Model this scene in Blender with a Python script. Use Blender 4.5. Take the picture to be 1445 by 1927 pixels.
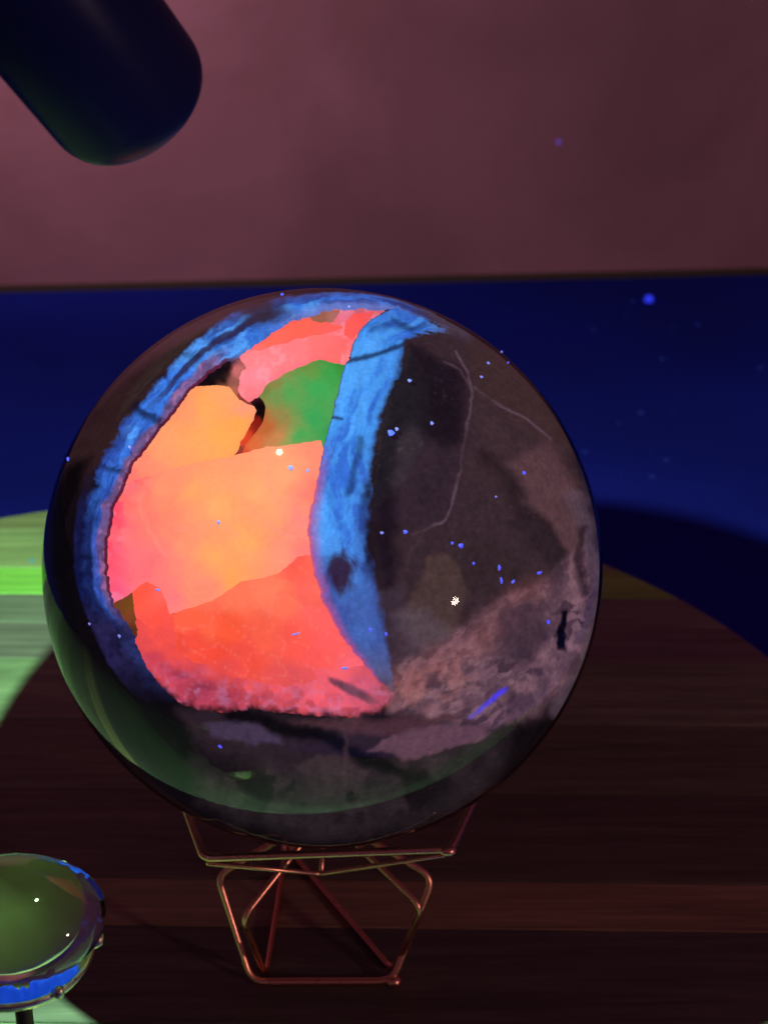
import bpy, bmesh, math
import numpy as np
from mathutils import Vector, Matrix
from mathutils.geometry import delaunay_2d_cdt

# ------------------------------------------------------------------ start
for o in list(bpy.data.objects): bpy.data.objects.remove(o)
sc = bpy.context.scene
COL = sc.collection
CM = 0.01
V = lambda *a: np.array(a, float)

# ------------------------------------------------------------------ camera
PITCH = math.radians(23.5)
CAM = V(1.0914, -25.3688, 20.394)              # centimetres, origin under the sphere on the board
FPX, PCX, PCY = 2896.0, 722.5, 963.5
FW = V(0, math.cos(PITCH), -math.sin(PITCH)); UP = V(0, math.sin(PITCH), math.cos(PITCH)); RT = V(1, 0, 0)
cd = bpy.data.cameras.new('camera'); cam = bpy.data.objects.new('camera', cd); COL.objects.link(cam)
cam.location = CAM*CM; cam.rotation_euler = (math.pi/2-PITCH, 0, 0)
cd.sensor_fit = 'VERTICAL'; cd.sensor_height = 36; cd.sensor_width = 27
cd.lens = FPX*36/1927
cd.clip_start = 0.005; cd.clip_end = 50
cd.dof.use_dof = True; cd.dof.focus_distance = 0.243; cd.dof.aperture_fstop = 34
sc.camera = cam

# ------------------------------------------------------------------ world, lamps, exposure
w = bpy.data.worlds.new('World'); sc.world = w; w.use_nodes = True
w.node_tree.nodes['Background'].inputs[0].default_value = (1, 0.36, 0.80, 1)
w.node_tree.nodes['Background'].inputs[1].default_value = 0.055
sc.view_settings.view_transform = 'Standard'; sc.view_settings.look = 'None'
sc.view_settings.exposure = 0; sc.view_settings.gamma = 1
try: sc.view_settings.use_curve_mapping = False
except Exception: pass
sc.render.engine = 'CYCLES'
sc.cycles.transparent_max_bounces = 10; sc.cycles.max_bounces = 7; sc.cycles.diffuse_bounces = 2; sc.cycles.glossy_bounces = 3; sc.cycles.transmission_bounces = 7

def lamp(name, kind, loc, aim, color, energy, size, **kw):
    l = bpy.data.lights.new(name, kind); o = bpy.data.objects.new(name, l); COL.objects.link(o)
    o.location = Vector(loc*CM); l.color = color; l.energy = energy
    d = Vector(aim-loc).normalized()
    o.rotation_euler = d.to_track_quat('-Z', 'Y').to_euler()
    if kind == 'AREA': l.size = size*CM
    else: l.shadow_soft_size = size*CM
    for k, v in kw.items(): setattr(l, k, v)
    return o

def ray(px, py):
    px = np.asarray(px, float); py = np.asarray(py, float)
    d = FW + np.multiply.outer((px-PCX)/FPX, RT) - np.multiply.outer((py-PCY)/FPX, UP)
    return d/np.linalg.norm(d, axis=-1, keepdims=True)
def on_plane(px, py, z=None, y=None):
    d = ray(px, py)
    t = (z-CAM[2])/d[2] if z is not None else (y-CAM[1])/d[1]
    return CAM+d*t
def project(P):
    q = np.asarray(P)-CAM; zz = q@FW
    return PCX+FPX*q[..., 0]/zz, PCY-FPX*(q@UP)/zz

TORCH = CAM+ray(268, 214)*20.5                   # centre of the torch's lens
_th = math.radians(54)
_v = ray(268, 214)
_im = 0.615*RT-0.79*UP; _im = _im-_v*(_im@_v); _im /= np.linalg.norm(_im)
TAX = math.sin(_th)*_im+math.cos(_th)*_v          # the way the torch points
lamp('ultraviolet_beam', 'SPOT', TORCH+TAX*0.2, TORCH+TAX*10, (0.34, 1.0, 0.50), 8.0, 0.12, spot_size=math.radians(146), spot_blend=0.28)
# a small warm lamp off to the right and an added soft lamp that brightens the wall
SC = V(0, 0, 8.279); R = 5.03                      # the mineral sphere
lamp('room_led', 'POINT', SC+V(.765, -.635, .085)*42, SC, (1.0, 0.60, 0.52), 0.85, 1.15)
lamp('wall_fill', 'SPOT', V(-26, 36, 33), V(-20, 62, 21), (0.50, 1.0, 0.62), 6.0, 4, spot_size=math.radians(84), spot_blend=1.0)

# ------------------------------------------------------------------ helpers
def lin(c):
    c = np.asarray(c, float)/255.0
    return np.where(c <= .04045, c/12.92, ((c+.055)/1.055)**2.4)

def tag(o, label=None, cat=None, kind=None, group=None):
    if label: o['label'] = label
    if cat: o['category'] = cat
    if kind: o['kind'] = kind
    if group: o['group'] = group
    return o
def empty(name, loc=(0, 0, 0)):
    o = bpy.data.objects.new(name, None); COL.objects.link(o); o.location = Vector(loc)*CM
    o.empty_display_size = .01
    return o
def link_mesh(name, me, mat, parent=None, smooth=True):
    if smooth: me.polygons.foreach_set('use_smooth', [True]*len(me.polygons))
    o = bpy.data.objects.new(name, me); COL.objects.link(o)
    if mat: me.materials.append(mat)
    if parent:
        o.parent = parent; o.matrix_parent_inverse = Matrix.Translation(-parent.location)
    return o
def pyobj(name, verts, faces, mat, parent=None, smooth=True):
    me = bpy.data.meshes.new(name); me.from_pydata((np.asarray(verts)*CM).tolist(), [], faces); me.update()
    return link_mesh(name, me, mat, parent, smooth)
def bmobj(name, bm, mat, parent=None, smooth=True):
    me = bpy.data.meshes.new(name); bmesh.ops.scale(bm, vec=(CM,)*3, verts=bm.verts); bm.to_mesh(me); bm.free()
    return link_mesh(name, me, mat, parent, smooth)
def set_attr(me, name, cols):
    a = me.color_attributes.new(name, 'FLOAT_COLOR', 'POINT')
    c = np.ones((len(me.vertices), 4), np.float32); c[:, :3] = cols
    a.data.foreach_set('color', c.ravel())

def _h(ix, iy, s):
    n = (ix.astype(np.int64)*374761393+iy.astype(np.int64)*668265263+s*1274126177) & 0xffffffff
    n = ((n ^ (n >> 13))*1274126177) & 0xffffffff
    return ((n ^ (n >> 16)) & 0xffff)/65535.0
def noise(x, y, s=0):
    x = np.asarray(x, float); y = np.asarray(y, float)
    ix = np.floor(x); iy = np.floor(y); fx = x-ix; fy = y-iy
    fx = fx*fx*fx*(fx*(fx*6-15)+10); fy = fy*fy*fy*(fy*(fy*6-15)+10)
    a = _h(ix, iy, s); b = _h(ix+1, iy, s); c = _h(ix, iy+1, s); d = _h(ix+1, iy+1, s)
    return (a+(b-a)*fx)*(1-fy)+(c+(d-c)*fx)*fy
def fbm(x, y, s=0, o=5, g=.55):
    t = 0; a = 1; n = 0
    for i in range(o):
        t = t+a*noise(np.asarray(x)*2**i, np.asarray(y)*2**i, s+i*17); n += a; a *= g
    return t/n
def ridge(x, y, s=0, o=4):
    t = 0; a = 1; n = 0
    for i in range(o):
        t = t+a*(1-np.abs(2*noise(x*2**i, y*2**i, s+31*i)-1)); n += a; a *= .55
    return t/n
def cells(x, y, s=0):
    """crystal grains: a random value per cell and the distance to the nearest seam"""
    ix = np.floor(x); iy = np.floor(y); d1 = np.full(np.shape(x), 9.); d2 = d1.copy(); val = np.zeros(np.shape(x))
    for a in (-1, 0, 1):
        for b in (-1, 0, 1):
            jx = ix+a; jy = iy+b
            dx = jx+_h(jx, jy, s)-x; dy = jy+_h(jx, jy, s+1)-y; d = np.sqrt(dx*dx+dy*dy); h = _h(jx, jy, s+2)
            near = d < d1
            d2 = np.where(near, d1, np.minimum(d2, d)); val = np.where(near, h, val); d1 = np.where(near, d, d1)
    return val, d2-d1
sm = lambda a, b, x: (lambda t: t*t*(3-2*t))(np.clip((x-a)/(b-a), 0, 1))
def sdf(poly, x, y):
    """signed pixel distance to a polygon, negative inside"""
    P = np.asarray(poly, float); d = np.full(x.shape, 1e18); s = np.zeros(x.shape, bool)
    for i in range(len(P)):
        a = P[i]; b = P[i-1]; e = b-a; wx = x-a[0]; wy = y-a[1]
        t = np.clip((wx*e[0]+wy*e[1])/(e@e+1e-9), 0, 1)
        d = np.minimum(d, (wx-e[0]*t)**2+(wy-e[1]*t)**2)
        c = ((a[1] > y) != (b[1] > y))
        with np.errstate(divide='ignore', invalid='ignore'):
            xi = a[0]+(y-a[1])*(b[0]-a[0])/(b[1]-a[1]+1e-12)
        s ^= c & (x < xi)
    d = np.sqrt(d); return np.where(s, -d, d)
def lsdf(pts, x, y):
    P = np.asarray(pts, float); d = np.full(x.shape, 1e18)
    for i in range(len(P)-1):
        a = P[i]; e = P[i+1]-a; wx = x-a[0]; wy = y-a[1]
        t = np.clip((wx*e[0]+wy*e[1])/(e@e+1e-9), 0, 1)
        d = np.minimum(d, (wx-e[0]*t)**2+(wy-e[1]*t)**2)
    return np.sqrt(d)
def sphere_pt(px, py, r):
    """the point at radius r (share of R) under a spot of the sphere's face"""
    d = ray(px, py); oc = CAM-SC; b = d@oc; rr = np.asarray(r)*R
    disc = b*b-(oc@oc-rr*rr); disc = np.where(disc < 0, 0, disc)
    P = CAM+d*(-b-np.sqrt(disc))[..., None]
    q = P-SC; n = np.linalg.norm(q, axis=-1, keepdims=True)
    return SC+q/n*rr[..., None] if np.ndim(rr) else SC+q/n*rr

# ------------------------------------------------------------------ materials
def newmat(name):
    m = bpy.data.materials.new(name); m.use_nodes = True
    nt = m.node_tree; return m, nt.nodes, nt.links, nt.nodes['Principled BSDF']
def N(nodes, t, **kw):
    n = nodes.new(t)
    for k, v in kw.items(): setattr(n, k, v)
    return n
def simple(name, col, rough=.5, metal=0., spec=.5):
    m, n, l, p = newmat(name)
    p.inputs['Base Color'].default_value = (*col, 1); p.inputs['Roughness'].default_value = rough
    p.inputs['Metallic'].default_value = metal; p.inputs['Specular IOR Level'].default_value = spec
    return m
def glowing(name, col, strength=1.0):
    m = simple(name, [c*.04 for c in col], .8, spec=.05)
    p = m.node_tree.nodes['Principled BSDF']
    p.inputs['Emission Color'].default_value = (*col, 1); p.inputs['Emission Strength'].default_value = strength
    return m
def mineral(name, base, glow, nscale=700, namp=.25):
    """glowing mineral: its colour sits in the attribute 'tint'; fine grain from noise"""
    m, n, l, p = newmat(name)
    a = N(n, 'ShaderNodeAttribute', attribute_name='tint')
    tc = N(n, 'ShaderNodeTexCoord'); nz = N(n, 'ShaderNodeTexNoise'); nz.inputs['Scale'].default_value = nscale
    nz.inputs['Detail'].default_value = 3; nz.inputs['Roughness'].default_value = .65
    l.new(tc.outputs['Object'], nz.inputs['Vector'])
    mr = N(n, 'ShaderNodeMapRange'); mr.inputs[1].default_value = .3; mr.inputs[2].default_value = .7
    mr.inputs[3].default_value = 1-namp; mr.inputs[4].default_value = 1+namp
    l.new(nz.outputs['Fac'], mr.inputs[0])
    mx = N(n, 'ShaderNodeVectorMath', operation='SCALE'); l.new(a.outputs['Color'], mx.inputs[0]); l.new(mr.outputs[0], mx.inputs['Scale'])
    b = N(n, 'ShaderNodeVectorMath', operation='SCALE'); l.new(mx.outputs[0], b.inputs[0]); b.inputs['Scale'].default_value = base
    l.new(b.outputs[0], p.inputs['Base Color']); l.new(mx.outputs[0], p.inputs['Emission Color'])
    p.inputs['Emission Strength'].default_value = glow
    p.inputs['Roughness'].default_value = .7; p.inputs['Specular IOR Level'].default_value = 0.0
    return m

M_CALC = mineral('fluorescent_calcite', .0015, 1.04, 1100, .045)
M_BAND = mineral('fluorescent_chalcedony', .003, .95, 1300, .14)
M_HOST = mineral('smoky_host_quartz', .02, .92, 900, .2)  # dim room light on the stone is put into its emission

def shell_mat():
    m, n, l, p = newmat('polished_clear_surface'); n.remove(p)
    out = n['Material Output']
    fr = N(n, 'ShaderNodeFresnel'); fr.inputs['IOR'].default_value = 1.23
    tr = N(n, 'ShaderNodeBsdfTransparent'); gl = N(n, 'ShaderNodeBsdfGlossy'); gl.inputs['Roughness'].default_value = .014
    tc = N(n, 'ShaderNodeTexCoord'); nz = N(n, 'ShaderNodeTexNoise'); nz.inputs['Scale'].default_value = 160; nz.inputs['Detail'].default_value = 4
    l.new(tc.outputs['Object'], nz.inputs['Vector'])
    bp = N(n, 'ShaderNodeBump'); bp.inputs['Strength'].default_value = .05; bp.inputs['Distance'].default_value = .0004
    l.new(nz.outputs['Fac'], bp.inputs['Height']); l.new(bp.outputs[0], gl.inputs['Normal'])
    mix = N(n, 'ShaderNodeMixShader'); l.new(fr.outputs[0], mix.inputs[0]); l.new(tr.outputs[0], mix.inputs[1]); l.new(gl.outputs[0], mix.inputs[2])
    l.new(mix.outputs[0], out.inputs['Surface'])
    return m
M_SHELL = shell_mat()

def metal(name, col, rough):
    m, n, l, p = newmat(name)
    p.inputs['Metallic'].default_value = 1; p.inputs['Base Color'].default_value = (*col, 1)
    tc = N(n, 'ShaderNodeTexCoord'); nz = N(n, 'ShaderNodeTexNoise'); nz.inputs['Scale'].default_value = 900; nz.inputs['Detail'].default_value = 3
    l.new(tc.outputs['Object'], nz.inputs['Vector'])
    mr = N(n, 'ShaderNodeMapRange'); mr.inputs[3].default_value = rough*.6; mr.inputs[4].default_value = rough*1.5
    l.new(nz.outputs['Fac'], mr.inputs[0]); l.new(mr.outputs[0], p.inputs['Roughness'])
    return m
M_ROSE = metal('rose_gold_wire', (.98, .42, .28), .30)
M_GOLD = metal('worn_gold', (.80, .60, .35), .32)

def wood(name, tint, dark=.55):
    """lacquered wood; tint is the colour its lacquer shows under the lamp"""
    m, n, l, p = newmat(name)
    tc = N(n, 'ShaderNodeTexCoord'); oi = N(n, 'ShaderNodeObjectInfo')
    off = N(n, 'ShaderNodeVectorMath', operation='ADD'); l.new(tc.outputs['Object'], off.inputs[0])
    cx = N(n, 'ShaderNodeCombineXYZ'); l.new(oi.outputs['Random'], cx.inputs[0]); l.new(oi.outputs['Random'], cx.inputs[2]); l.new(cx.outputs[0], off.inputs[1])
    mp = N(n, 'ShaderNodeMapping'); mp.inputs['Scale'].default_value = (9, 150, 150); l.new(off.outputs[0], mp.inputs['Vector'])
    a = N(n, 'ShaderNodeTexNoise'); a.inputs['Scale'].default_value = 1.6; a.inputs['Detail'].default_value = 7; a.inputs['Roughness'].default_value = .62; a.inputs['Distortion'].default_value = .5
    l.new(mp.outputs[0], a.inputs['Vector'])
    mp2 = N(n, 'ShaderNodeMapping'); mp2.inputs['Scale'].default_value = (60, 900, 900); l.new(off.outputs[0], mp2.inputs['Vector'])
    b = N(n, 'ShaderNodeTexNoise'); b.inputs['Scale'].default_value = 1; b.inputs['Detail'].default_value = 4; l.new(mp2.outputs[0], b.inputs['Vector'])
    cr = N(n, 'ShaderNodeValToRGB')
    cr.color_ramp.elements[0].position = .28; cr.color_ramp.elements[0].color = (*[c*dark for c in tint], 1)
    cr.color_ramp.elements[1].position = .72; cr.color_ramp.elements[1].color = (*[c*1.15 for c in tint], 1)
    l.new(a.outputs['Fac'], cr.inputs[0])
    mr = N(n, 'ShaderNodeMapRange'); mr.inputs[1].default_value = .3; mr.inputs[2].default_value = .7; mr.inputs[3].default_value = .78; mr.inputs[4].default_value = 1.15
    l.new(b.outputs['Fac'], mr.inputs[0])
    sc_ = N(n, 'ShaderNodeVectorMath', operation='SCALE'); l.new(cr.outputs[0], sc_.inputs[0]); l.new(mr.outputs[0], sc_.inputs['Scale'])
    l.new(sc_.outputs[0], p.inputs['Base Color'])
    p.inputs['Roughness'].default_value = .48; p.inputs['Specular IOR Level'].default_value = .3
    bp = N(n, 'ShaderNodeBump'); bp.inputs['Strength'].default_value = .5; bp.inputs['Distance'].default_value = .0008
    l.new(a.outputs['Fac'], bp.inputs['Height']); l.new(bp.outputs[0], p.inputs['Normal'])
    return m

# ------------------------------------------------------------------ setting: blue cloth and wall
def cloth_mat():
    m, n, l, p = newmat('dark_blue_felt')
    tc = N(n, 'ShaderNodeTexCoord')
    a = N(n, 'ShaderNodeTexNoise'); a.inputs['Scale'].default_value = 5; a.inputs['Detail'].default_value = 6; l.new(tc.outputs['Object'], a.inputs['Vector'])
    b = N(n, 'ShaderNodeTexNoise'); b.inputs['Scale'].default_value = 900; b.inputs['Detail'].default_value = 3; l.new(tc.outputs['Object'], b.inputs['Vector'])
    cr = N(n, 'ShaderNodeValToRGB')
    cr.color_ramp.elements[0].position = .3; cr.color_ramp.elements[0].color = (.014, .0095, .23, 1)
    cr.color_ramp.elements[1].position = .75; cr.color_ramp.elements[1].color = (.020, .016, .42, 1)
    l.new(a.outputs['Fac'], cr.inputs[0]); l.new(cr.outputs[0], p.inputs['Base Color'])
    p.inputs['Roughness'].default_value = .95; p.inputs['Specular IOR Level'].default_value = .02
    bp = N(n, 'ShaderNodeBump'); bp.inputs['Strength'].default_value = .5; bp.inputs['Distance'].default_value = .001
    l.new(b.outputs['Fac'], bp.inputs['Height']); l.new(bp.outputs[0], p.inputs['Normal'])
    return m
FLOOR_Z = -3.0
wl = on_plane(0, 551, z=FLOOR_Z); wr = on_plane(1445, 517, z=FLOOR_Z)
wdir = (wr-wl)/np.linalg.norm(wr-wl); wn = V(wdir[1], -wdir[0], 0)
A0 = wl-wdir*60; B0 = wr+wdir*60
fl = pyobj('floor', [V(-95, -60, FLOOR_Z), V(95, -60, FLOOR_Z), B0, A0], [(0, 1, 2, 3)], cloth_mat(), smooth=False)
tag(fl, 'flat dark blue felt cloth spread under the round wooden board', kind='structure')

def wall_mat():
    m, n, l, p = newmat('smudged_plaster')
    tc = N(n, 'ShaderNodeTexCoord')
    a = N(n, 'ShaderNodeTexNoise'); a.inputs['Scale'].default_value = 9; a.inputs['Detail'].default_value = 8; a.inputs['Roughness'].default_value = .55; a.inputs['Distortion'].default_value = .8; l.new(tc.outputs['Object'], a.inputs['Vector'])
    cr = N(n, 'ShaderNodeValToRGB')
    cr.color_ramp.elements[0].position = .35; cr.color_ramp.elements[0].color = (.30, .041, .102, 1)
    cr.color_ramp.elements[1].position = .72; cr.color_ramp.elements[1].color = (.39, .055, .140, 1)
    l.new(a.outputs['Fac'], cr.inputs[0]); l.new(cr.outputs[0], p.inputs['Base Color'])
    p.inputs['Roughness'].default_value = .85; p.inputs['Specular IOR Level'].default_value = .1
    b = N(n, 'ShaderNodeTexNoise'); b.inputs['Scale'].default_value = 22; b.inputs['Detail'].default_value = 6; l.new(tc.outputs['Object'], b.inputs['Vector'])
    bp = N(n, 'ShaderNodeBump'); bp.inputs['Strength'].default_value = .6; bp.inputs['Distance'].default_value = .005
    l.new(b.outputs['Fac'], bp.inputs['Height']); l.new(bp.outputs[0], p.inputs['Normal'])
    return m
zz = V(0, 0, 1)
SK = .42                                          # height of an added dark strip painting shade along the wall's foot
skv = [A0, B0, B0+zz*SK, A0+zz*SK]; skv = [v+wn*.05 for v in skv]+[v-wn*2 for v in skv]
wv = [A0+zz*SK, B0+zz*SK, B0+zz*90, A0+zz*90]; wv = wv+[v-wn*3 for v in wv]
wa = pyobj('wall', wv, [(0, 1, 2, 3), (5, 4, 7, 6), (3, 2, 6, 7), (0, 4, 5, 1), (1, 5, 6, 2), (4, 0, 3, 7)], wall_mat(), smooth=False)
tag(wa, 'smudged plain wall in dim pinkish light behind the blue cloth', kind='structure')

pyobj('shade_strip', skv, [(0, 1, 2, 3), (5, 4, 7, 6), (3, 2, 6, 7), (0, 4, 5, 1), (1, 5, 6, 2), (4, 0, 3, 7)], simple('black_brown_shade', (.07, .014, .02), .8, spec=.1), wa, smooth=False)
# ------------------------------------------------------------------ round board of planks
BC = V(-4.31, 5.72); BR = 16.94
board = empty('round_board', (BC[0], BC[1], FLOOR_Z))
tag(board, 'round wooden board of glued planks, glowing green at left, dark in the sphere\'s shadow', 'board')
W = lambda r, g, b: (r, g, b)
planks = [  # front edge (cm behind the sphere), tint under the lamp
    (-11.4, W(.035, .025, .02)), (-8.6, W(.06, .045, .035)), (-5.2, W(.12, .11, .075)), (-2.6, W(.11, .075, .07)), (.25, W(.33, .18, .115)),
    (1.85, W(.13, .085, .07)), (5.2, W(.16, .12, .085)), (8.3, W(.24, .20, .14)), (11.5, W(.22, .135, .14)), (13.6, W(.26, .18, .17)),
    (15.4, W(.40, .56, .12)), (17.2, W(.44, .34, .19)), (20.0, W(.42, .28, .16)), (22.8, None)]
TILT = math.radians(-1.0)
def circ(yv): return math.sqrt(max(BR*BR-yv*yv, 1e-6))
for i in range(len(planks)-1):
    y0 = max(planks[i][0]-BC[1], -BR+.001)+.012; y1 = min(planks[i+1][0]-BC[1], BR-.001)-.012
    pts = []
    ns = 26
    a0 = math.asin(y0/BR); a1 = math.asin(y1/BR)
    for k in range(ns+1):
        a = a0+(a1-a0)*k/ns; pts.append((BR*math.cos(a), BR*math.sin(a)))
    for k in range(ns+1):
        a = a1+(a0-a1)*k/ns; pts.append((-BR*math.cos(a), BR*math.sin(a)))
    bm = bmesh.new()
    c, s = math.cos(TILT), math.sin(TILT)
    vs = [bm.verts.new((BC[0]+c*x-s*y, BC[1]+s*x+c*y, FLOOR_Z+.004)) for x, y in pts]
    f = bm.faces.new(vs)
    ex = bmesh.ops.extrude_face_region(bm, geom=[f]); up = [g for g in ex['geom'] if isinstance(g, bmesh.types.BMVert)]
    bmesh.ops.translate(bm, verts=up, vec=(0, 0, -FLOOR_Z-.004+[-.004, .0, -.002, .003][i % 4]))
    bmesh.ops.recalc_face_normals(bm, faces=bm.faces)
    es = [e for e in bm.edges if all(v in up for v in e.verts)]
    bmesh.ops.bevel(bm, geom=es, offset=.025, segments=1, affect='EDGES')
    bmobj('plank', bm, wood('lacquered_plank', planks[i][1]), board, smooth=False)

# ------------------------------------------------------------------ the mineral sphere
ball = empty('mineral_sphere', (0, 0, SC[2]-R))
tag(ball, 'large polished stone sphere glowing orange, green and blue, resting on the copper wire stand', 'sphere')

def uvsphere(name, r, mat, seg=192, rings=96):
    bm = bmesh.new(); bmesh.ops.create_uvsphere(bm, u_segments=seg, v_segments=rings, radius=r)
    bmesh.ops.translate(bm, verts=bm.verts, vec=SC)
    return bmobj(name, bm, mat, ball)
uvsphere('polished_surface', R, M_SHELL)

CAV = [(357, 729), (321, 777), (281, 825), (245, 873), (229, 913), (212, 945), (204, 986), (196, 1026), (200, 1090), (212, 1138), (233, 1173),
       (257, 1213), (281, 1261), (305, 1293), (341, 1321), (381, 1336), (429, 1337), (481, 1330), (542, 1339), (600, 1343), (662, 1346), (715, 1340), (738, 1305),
       (695, 1261), (662, 1221), (629, 1172), (605, 1123), (589, 1074), (587, 1050), (580, 989), (597, 907), (609, 850), (617, 805), (627, 769), (638, 724),
       (648, 691), (654, 675), (662, 646), (682, 613), (703, 597), (723, 581), (680, 575), (620, 578), (580, 590), (545, 600), (510, 620), (480, 640),
       (455, 663), (430, 672), (400, 690), (375, 712)]

# --- host: a stone skin with the mineral window cut out of it
def paint_host(x, y, front):
    C = np.zeros(x.shape+(3,)); C[:] = lin((13, 9, 14))
    n1 = fbm(x/60, y/60, 3); n2 = fbm(x/22, y/22, 9); n3 = ridge(x/70, y/70, 21); n4 = fbm(x/130, y/130, 41, 3)
    wx = x+(n1-.5)*36; wy = y+(fbm(x/60, y/60, 77)-.5)*36
    def put(mask, col, amt=1., var=.0):
        nonlocal C
        k = np.clip(mask*amt, 0, 1)[..., None]
        c = lin(col)*(1+var*(2*n2-1))[..., None]
        C = C*(1-k)+c*k
    soft = lambda d, s: 1-sm(-s, s, d)
    P = lambda poly, col, s=20, amt=1., var=.18: put(soft(sdf(poly, wx, wy), s), col, amt, var)
    Ln = lambda pts, wd, col, s=10, amt=1., var=.3: put(soft(lsdf(pts, wx, wy)-wd, s), col, amt, var)
    # upper left brown rind
    P([(90, 1000), (110, 880), (190, 740), (300, 640), (420, 570), (540, 545), (560, 575), (430, 640), (300, 760), (200, 860), (150, 960)], (50, 31, 34), 16)
    P([(80, 1300), (80, 960), (130, 880), (175, 860), (150, 1000), (140, 1150), (170, 1290)], (10, 7, 11), 16)
    # right half
    P([(740, 570), (860, 590), (980, 670), (1060, 780), (1110, 900), (1135, 1040), (1130, 1180), (1060, 1330), (900, 1400), (740, 1330), (700, 1100), (700, 800)], (57, 40, 47), 24)
    P([(880, 640), (960, 660), (1040, 760), (1090, 860), (1020, 830), (900, 740)], (64, 44, 47), 18)
    P([(765, 645), (868, 690), (885, 760), (862, 830), (800, 850), (742, 1000), (738, 1200), (718, 1130), (700, 1050), (700, 900), (716, 790)], (31, 21, 32), 18)
    P([(765, 800), (860, 850), (850, 960), (800, 995), (750, 990), (740, 900)], (52, 37, 49), 14)
    P([(790, 690), (850, 720), (870, 790), (830, 830), (780, 800)], (29, 20, 30), 25, .8)
    P([(880, 760), (960, 800), (1050, 900), (1060, 1040), (960, 960), (880, 880)], (65, 45, 52), 26, .7)
    P([(1030, 830), (1090, 900), (1100, 1000), (1100, 1060), (1060, 1040), (1010, 960), (960, 880)], (88, 60, 66), 16)
    Ln([(900, 850), (960, 925), (1030, 1005), (1075, 1075)], 10, (37, 26, 31), 16, .8)
    P([(1000, 960), (1078, 1062), (1062, 1082), (1010, 1060), (955, 990)], (42, 30, 36), 9, .7)
    P([(800, 1060), (846, 1034), (872, 1075), (884, 1115), (862, 1150), (868, 1192), (830, 1215), (790, 1205), (770, 1150)], (80, 60, 57), 9, .7)
    P([(846, 1034), (872, 1075), (884, 1115), (930, 1100), (985, 1085), (960, 1045), (900, 1030)], (50, 37, 42), 7, .7)
    P([(700, 1120), (760, 1100), (775, 1150), (765, 1205), (735, 1230)], (66, 52, 66), 8, .6)
    P([(740, 1150), (800, 1140), (850, 1190), (830, 1225), (760, 1240)], (98, 80, 92), 18, .6)
    # crystalline lower right: grains drawn out along the diagonal
    ux = (wx*.80-wy*.60); uy = (wx*.60+wy*.80)
    cv, ce = cells(ux/34, uy/17, 5); cv2, ce2 = cells(ux/15, uy/11, 15)
    cr = soft(sdf([(735, 1335), (742, 1250), (800, 1235), (900, 1160), (1000, 1110), (1060, 1065), (1105, 1030), (1130, 1100), (1120, 1200), (1060, 1300), (980, 1360), (880, 1375), (800, 1352)], wx, wy), 16)
    put(cr, (92, 65, 78), 1, .15)
    put(cr*sm(.45, .95, cv), (132, 94, 108), .6, .1)
    put(cr*sm(.45, .05, cv), (62, 42, 56), .7, .1)
    put(cr*sm(.6, .95, cv2)*sm(.35, .6, n1), (150, 112, 122), .5, .1)
    put(cr*sm(.10, .0, ce), (120, 88, 100), .45, .1)
    put(cr*sm(.62, .85, n3), (142, 102, 112), .5, .2)
    put(cr*sm(.52, .34, n1), (60, 42, 54), .45, .2)
    Ln([(748, 1300), (800, 1265), (870, 1225), (935, 1175), (1000, 1118)], 24, (138, 84, 86), 28, .45)
    put(soft(lsdf([(745, 1310), (800, 1300), (860, 1270)], wx, wy)-30, 26)*sm(.42, .62, n2), (180, 112, 108), .35, .2)
    P([(940, 1150), (1020, 1130), (1050, 1190), (990, 1250), (930, 1240)], (64, 45, 58), 14, .8)
    P([(690, 1235), (760, 1195), (790, 1225), (745, 1260)], (62, 44, 58), 12, .6)
    # rim on the right, the polish's pale reflection painted in
    Ln([(1085, 930), (1118, 1030), (1128, 1120), (1110, 1230), (1050, 1340)], 14, (92, 72, 86), 10, .7)
    Ln([(1100, 1000), (1085, 1060), (1095, 1120)], 7, (44, 28, 34), 6, .8)
    P([(1052, 1160), (1066, 1150), (1070, 1200), (1062, 1228), (1046, 1222)], (7, 5, 9), 4)
    Ln([(745, 560), (820, 590), (880, 622)], 13, (84, 70, 92), 12, .8)
    # below the window
    P([(330, 1330), (480, 1335), (740, 1345), (880, 1365), (930, 1390), (850, 1440), (700, 1480), (500, 1480), (380, 1420)], (44, 31, 40), 16)
    P([(720, 1385), (780, 1366), (900, 1368), (915, 1384), (850, 1418), (760, 1428), (700, 1410)], (98, 66, 80), 4, .95)
    P([(560, 1440), (640, 1420), (700, 1450), (690, 1500), (600, 1510)], (64, 49, 55), 6, .7)
    P([(430, 1440), (500, 1425), (545, 1470), (500, 1500), (450, 1480)], (54, 42, 48), 8, .7)
    P([(730, 1440), (800, 1425), (860, 1430), (800, 1470), (740, 1480)], (60, 47, 52), 5, .7)
    P([(545, 1350), (700, 1352), (860, 1342), (880, 1356), (740, 1380), (600, 1366)], (78, 48, 56), 8, .9)
    P([(380, 1365), (440, 1352), (530, 1372), (540, 1396), (450, 1402), (390, 1390)], (70, 55, 80), 6, .9)
    Ln([(430, 1345), (540, 1365), (640, 1395), (720, 1440), (800, 1468)], 13, (12, 9, 13), 9, .95)
    Ln([(662, 1350), (658, 1400), (655, 1480), (690, 1530)], 4, (70, 50, 56), 5, .7)
    P([(360, 1430), (520, 1470), (700, 1480), (860, 1440), (960, 1390), (900, 1500), (760, 1560), (600, 1580), (450, 1550), (380, 1500)], (47, 37, 42), 24, .8, .5)
    put(soft(sdf([(380, 1440), (880, 1430), (800, 1540), (480, 1540)], wx, wy), 30)*sm(.52, .40, n1), (20, 15, 19), .9)
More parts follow.
